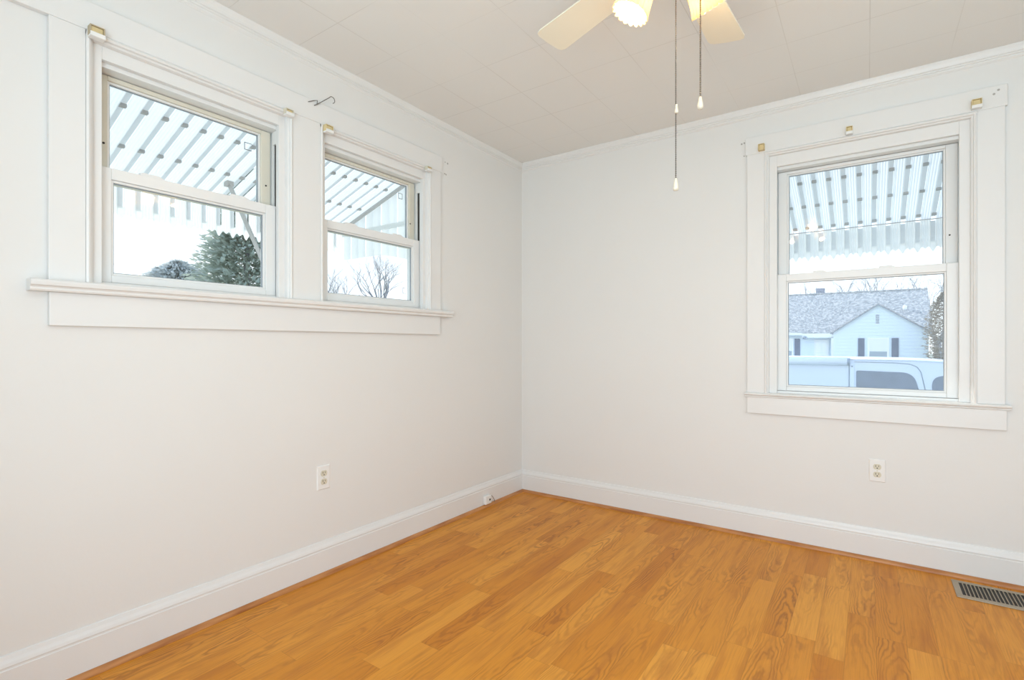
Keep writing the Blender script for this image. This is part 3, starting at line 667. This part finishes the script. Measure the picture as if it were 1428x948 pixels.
MB().tube([(1.965, VY0-0.004, 0.832), (2.45, VY0-0.004, 0.826), (2.62, VY0-0.004, 0.812), (2.70, VY0-0.004, 0.775), (2.745, VY0-0.004, 0.70), (2.79, VY0-0.004, 0.45)], 0.005, 6).build('door_seam', VANSEAM, van, smooth=True)
MB().tube([(1.90, VY0-0.012, 0.872), (2.66, VY0-0.012, 0.866), (3.0, VY0-0.012, 0.85), (3.30, VY0-0.012, 0.80)], 0.010, 8).build('drip_rail', VAN, van, smooth=True)
def rounded(pts, rad, seg=6):
    out = []; n = len(pts)
    for i in range(n):
        p, a, b = Vector(pts[i]), Vector(pts[i-1]), Vector(pts[(i+1) % n])
        u, v = (a-p).normalized(), (b-p).normalized(); rr = rad[i]
        for k in range(seg+1):
            t = k/seg; out.append(tuple((p+u*rr)*(1-t)**2 + p*2*t*(1-t) + (p+v*rr)*t*t))
    return out
for pts, rad in (([(1.985, 0.06), (2.82, 0.06), (2.66, 0.690), (1.985, 0.705)], (0.05, 0.08, 0.14, 0.03)), ([(2.885, 0.06), (3.88, 0.16), (3.38, 0.655), (2.855, 0.660)], (0.05, 0.06, 0.08, 0.16))):
    P_ = rounded(pts, rad)
    wn = MB().prism(P_, lambda p, t: (p[0], t, p[1]), VY0-0.006, VY0+0.01).build('side_window', VANPANE, van)
MB().prism([(3.42, 0.785), (3.97, GZ+1.12), (3.95, GZ+1.10), (3.40, 0.775)], lambda p, t: (p[0], t, p[1]+0.012), VY0+0.12, VY1-0.12).build('windshield', VANPANE, van)
for wx in (0.2, 3.95):
    for wy in (VY0+0.06, VY1-0.26):
        M = Matrix.Translation((wx, wy, GZ+0.34)) @ Matrix.Rotation(-PI/2, 4, 'X')
        wh = MB().lathe([(0.20, 0.0), (0.32, 0.0), (0.34, 0.03), (0.34, 0.17), (0.32, 0.20), (0.20, 0.20)], M, 28).build('wheel', TYRE, van, smooth=True)
        MB().lathe([(0, 0.03), (0.19, 0.03), (0.21, 0.01), (0.21, 0.18), (0, 0.18)], M, 24).build('wheel_hub', HUB, wh)
MB().box((4.78, VY0+0.05, GZ+0.34), (4.90, VY1-0.05, GZ+0.52)).build('bumper', VANSEAM, van, bevel=0.02)

# ------------------------------------------------------------------ outside: neighbour house
hs = empty('house', (0.0, 40.0, GZ), 'pale blue white house across the street with a front gable and dark shutters', 'house')
GY, MY, RYD = 34.8, 38.0, 41.2
gx0, gx1, ax_, az, ez = 0.36, 5.02, 2.66, 3.50, 1.86
MB().prism([(gx0, GZ), (gx1, GZ), (gx1, ez), (ax_, az), (gx0, ez)], lambda p, t: (p[0], t, p[1]), GY, MY+0.5).build('gable_wall', SIDING, hs)
MB().box((-11.5, MY, GZ), (5.25, MY+6.4, 1.98)).build('wall', SIDING, hs)
MB().prism([(MY+0.02, 1.95), (MY+6.38, 1.95), (RYD, 4.70)], lambda p, t: (t, p[0], p[1]), -11.5, 5.25).build('end_gable_wall', SIDING, hs)
def slab(a, b, c, d, th, name, m, parent):
    P = [Vector(p) for p in (a, b, c, d)]; n = (P[1]-P[0]).cross(P[3]-P[0]).normalized()
    if n.z < 0: n = -n
    return MB().add([p for p in P] + [p+n*th for p in P], [(0,3,2,1),(4,5,6,7),(0,1,5,4),(1,2,6,5),(2,3,7,6),(3,0,4,7)]).build(name, m, parent)
slab((-11.9, MY-0.45, 1.86), (5.45, MY-0.45, 1.86), (5.45, RYD, 4.78), (-11.9, RYD, 4.78), 0.06, 'roof_slope', SHINGLE, hs)
slab((-11.9, MY+6.85, 1.86), (5.45, MY+6.85, 1.86), (5.45, RYD, 4.78), (-11.9, RYD, 4.78), 0.06, 'roof_slope', SHINGLE, hs)
sl = (az-ez)/(ax_-gx0)
slab((gx0-0.16, GY-0.14, ez-0.16*sl+0.02), (ax_, GY-0.14, az+0.02), (ax_, RYD-0.6, az+0.02), (gx0-0.16, RYD-0.6, ez-0.16*sl+0.02), 0.06, 'gable_roof_slope', SHINGLE, hs)
slab((gx1+0.16, GY-0.14, ez-0.16*sl+0.02), (ax_, GY-0.14, az+0.02), (ax_, RYD-0.6, az+0.02), (gx1+0.16, RYD-0.6, ez-0.16*sl+0.02), 0.06, 'gable_roof_slope', SHINGLE, hs)
MB().tube([(-11.9, RYD, 4.86), (5.45, RYD, 4.86)], 0.07, 8).build('roof_ridge', SHINGLE, hs)
for s in (-1, 1):   # barge boards
    xe = gx0-0.16 if s < 0 else gx1+0.16
    P = [(xe, ez-0.16*sl-0.03), (ax_, az-0.03), (ax_, az+0.02), (xe, ez-0.16*sl+0.02)]
    MB().prism(P, lambda p, t: (p[0], t, p[1]), GY-0.16, GY-0.13).build('barge_board', CHIM, hs)
MB().box((-1.05, RYD+0.1, 4.4), (-0.50, RYD+0.65, 5.30)).build('chimney', CHIM, hs)
mb = MB()
for k in range(5): mb.box((2.53, GY-0.03, 2.36+k*0.115), (2.70, GY-0.005, 2.44+k*0.115))
vt = MB().box((2.52, GY-0.015, 2.33), (2.71, GY, 2.93)).build('gable_vent', HTRIM, hs); tag(mb.build('vent_slats', VANSEAM, vt), 'dark vent slats')
def hwin(x0, x1, z0, z1, y):
    w = frame_ring(lambda u, z, d: (u, y-d, z), x0, x1, z0, z1, 0.10, 0.10, 0.10, 0.08, 0.0, 0.05).build('window', HTRIM, hs)
    MB().box((x0+0.10, y-0.02, z0+0.08), (x1-0.10, y-0.005, (z0+z1)/2-0.03)).build('lower_pane', HPANE, w)
    tag(MB().box((x0+0.10, y-0.025, (z0+z1)/2-0.03), (x1-0.10, y-0.005, z1-0.1)).build('window_blind', HDOOR, w), 'pale lowered blind')
hwin(2.12, 3.18, -0.10, 1.50, GY)
for a, b in ((1.64, 1.97), (3.30, 3.64)):
    mb = MB().box((a, GY-0.05, -0.10), (b, GY, 1.48))
    for k in range(13): mb.box((a+0.04, GY-0.06, -0.02+k*0.115), (b-0.04, GY-0.05, 0.05+k*0.115))
    mb.build('shutter', SHUT, hs)
MB().box((-2.12, MY-0.05, -0.2), (-1.78, MY, 1.50)).build('shutter', SHUT, hs)
hwin(-3.3, -2.2, -0.2, 1.52, MY)
dr_ = MB().box((-0.92, MY-0.06, GZ+0.15), (-0.05, MY, 1.42)).build('door', HDOOR, hs)
mb = MB()
for a, b in ((-0.82, -0.53), (-0.44, -0.15)):
    for c_, d_ in ((0.55, 1.25), (-0.35, 0.45)): mb.box((a, MY-0.075, c_), (b, MY-0.06, d_))
mb.build('door_panel', HTRIM, dr_)
MB().box((-1.62, MY-0.55, 1.56), (0.34, MY-0.45, 1.86)).build('porch_beam', HTRIM, hs)
MB().box((0.10, MY-0.55, GZ), (0.30, MY-0.40, 1.60)).build('porch_post', HTRIM, hs)
MB().box((-11.6, MY-0.5, 1.74), (-1.62, MY-0.42, 1.90)).build('eave_fascia', HTRIM, hs)
MB().lathe([(0, 0), (0.10, 0), (0.14, -0.1), (0.09, -0.2), (0, -0.2)], Matrix.Translation((-1.45, MY-0.62, 1.66)), 12).build('porch_lamp', VANSEAM, hs, smooth=True)
MB().lathe([(0, 0.28), (0.10, 0.26), (0.12, 0.0), (0, -0.1)], Matrix.Translation((4.15, 39.4, 3.42)), 12).build('roof_vent_pipe', HTRIM, hs, smooth=True)
MB().box((-11.6, MY-1.4, GZ), (0.3, MY, GZ+0.15)).build('porch_step', HTRIM, hs)

# ------------------------------------------------------------------ outside: trees
def branches(mb, p, d, L, r_, depth, rnd, spread=0.55, droop=0.0):
    steps = 3; path = [p.copy()]; rs = [r_]
    for k in range(steps):
        d = (d + Vector((rnd.uniform(-.16, .16), rnd.uniform(-.16, .16), rnd.uniform(-.05, .12)-droop))).normalized()
        p = p + d*(L/steps); path.append(p.copy()); rs.append(r_*(1-0.34*(k+1)/steps))
    mb.tube(path, rs, 5 if depth > 2 else 3, cap=False)
    if depth == 0: return
    n = rnd.choice((2, 3, 3)) if depth > 1 else 3
    for k in range(n):
        s = rnd.randint(1, 3); q = path[s] if k else path[-1]
        v = Vector((rnd.uniform(-1, 1), rnd.uniform(-1, 1), rnd.uniform(-0.3, 0.6)))
        nd = (d*(1-spread*0.5) + v*spread).normalized()
        branches(mb, q, nd, L*rnd.uniform(0.62, 0.82), rs[s]*0.66, depth-1, rnd, spread, droop)
def bare_tree(x, y, h, seed, label, depth=5, m=BARK, stems=1, group=None, spread=0.55, rk=1.0, bf=0.16):
    rnd = random.Random(seed); root = empty('bare_tree', (x, y, GZ), label, 'tree', group)
    mb = MB(); base = Vector((x, y, GZ+h*bf))
    for s in range(stems):
        a = 2*PI*s/stems + rnd.uniform(-0.5, 0.5); k = 0.38 if stems > 1 else 0.0
        branches(mb, base.copy(), Vector((k*math.cos(a), k*math.sin(a), 1)).normalized(), h*0.27*(1.16-bf), h*0.016*rk*(1.1-bf*0.6), depth, rnd, spread)
    top = max(p[2] for p in mb.v); f = (GZ+h-base.z)/(top-base.z)
    mb.v = [tuple(base + (Vector(p)-base)*f) for p in mb.v]
    MB().tube([(x, y, GZ-0.05), (x, y, GZ+h*bf*0.5), (x, y, GZ+h*(bf+0.02))], [h*0.028*rk, h*0.022*rk, h*0.018*rk], 8).build('trunk', m, root, smooth=True)
    mb.build('crown_branches', m, root)
def leafy(x, y, h, rw, seed, label, mf, mtr, n=2600, conic=True, size=0.16, base=0.08, group=None):
    rnd = random.Random(seed); root = empty('evergreen_tree', (x, y, GZ), label, 'tree', group)
    MB().tube([(x, y, GZ-0.05), (x, y, GZ+h*0.5), (x, y, GZ+h*0.97)], [h*0.022, h*0.014, 0.01], 8).build('trunk', mtr, root, smooth=True)
    mb = MB()
    for k in range(n):
        t = rnd.random()**(1.35 if conic else 0.9); z = base+(1-base)*t
        rr = rw*((1-t)**0.85 if conic else math.sqrt(max(0.02, 1-(2*t-0.95)**2)))*math.sqrt(rnd.uniform(0.12, 1.0))*(0.86+0.24*math.sin(6*rnd.random()*PI))
        a = rnd.uniform(0, 2*PI); p = Vector((x+rr*math.cos(a), y+rr*math.sin(a), GZ+h*z))
        o = Vector((math.cos(a), math.sin(a), rnd.uniform(-0.5, 0.6))).normalized(); s = o.cross(Vector((rnd.uniform(-1, 1), rnd.uniform(-1, 1), 1))).normalized()
        L = size*rnd.uniform(0.7, 1.7); w = L*0.34; u = o.cross(s)
        mb.add([p-o*L*0.5, p+s*w+u*w*0.3, p+o*L, p-s*w+u*w*0.3], [(0, 1, 2, 3)])
    mb.build('foliage', mf, root)
leafy(-21.8, 9.4, 10.2, 3.9, 3, 'grey green evergreen tree seen through the lower pane of the nearest small window', CONIFER, BARK, 17000, True, 0.19)
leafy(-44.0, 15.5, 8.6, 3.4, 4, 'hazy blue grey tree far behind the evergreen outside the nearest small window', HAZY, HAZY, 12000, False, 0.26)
bare_tree(-30.5, 5.6, 7.4, 31, 'bare leafless tree just left of the evergreen outside the nearest small window', 5, BARK, 2)
bare_tree(-16.8, 13.1, 6.7, 12, 'bare spreading tree in the lower pane of the small window nearer the corner', 6, BARK, 5, rk=0.6, bf=0.50)
bare_tree(-26.0, 17.4, 8.0, 22, 'fine twiggy bare tree at the left edge of the small window nearer the corner', 6, BARK, 3, rk=0.7)
bare_tree(-3.6, 50, 9.0, 5, 'bare tree behind the neighbour house left of its chimney', 6, BARK, 2, rk=1.3)
bare_tree(-0.4, 58, 10.2, 8, 'bare tree behind the neighbour house right of its chimney', 6, BARK, 2, rk=1.3)
bare_tree(3.6, 50, 9.0, 15, 'bare tree behind the neighbour house above its front gable', 6, BARK, 3, rk=1.2)
bare_tree(7.6, 60, 11.5, 27, 'tall bare tree behind the right end of the neighbour house', 6, BARK, 2, rk=1.3)
leafy(5.55, 33.3, 4.7, 0.85, 9, 'narrow russet brown evergreen at the right end of the neighbour house', RUSSET, BARK2, 6500, False, 0.075, 0.02)
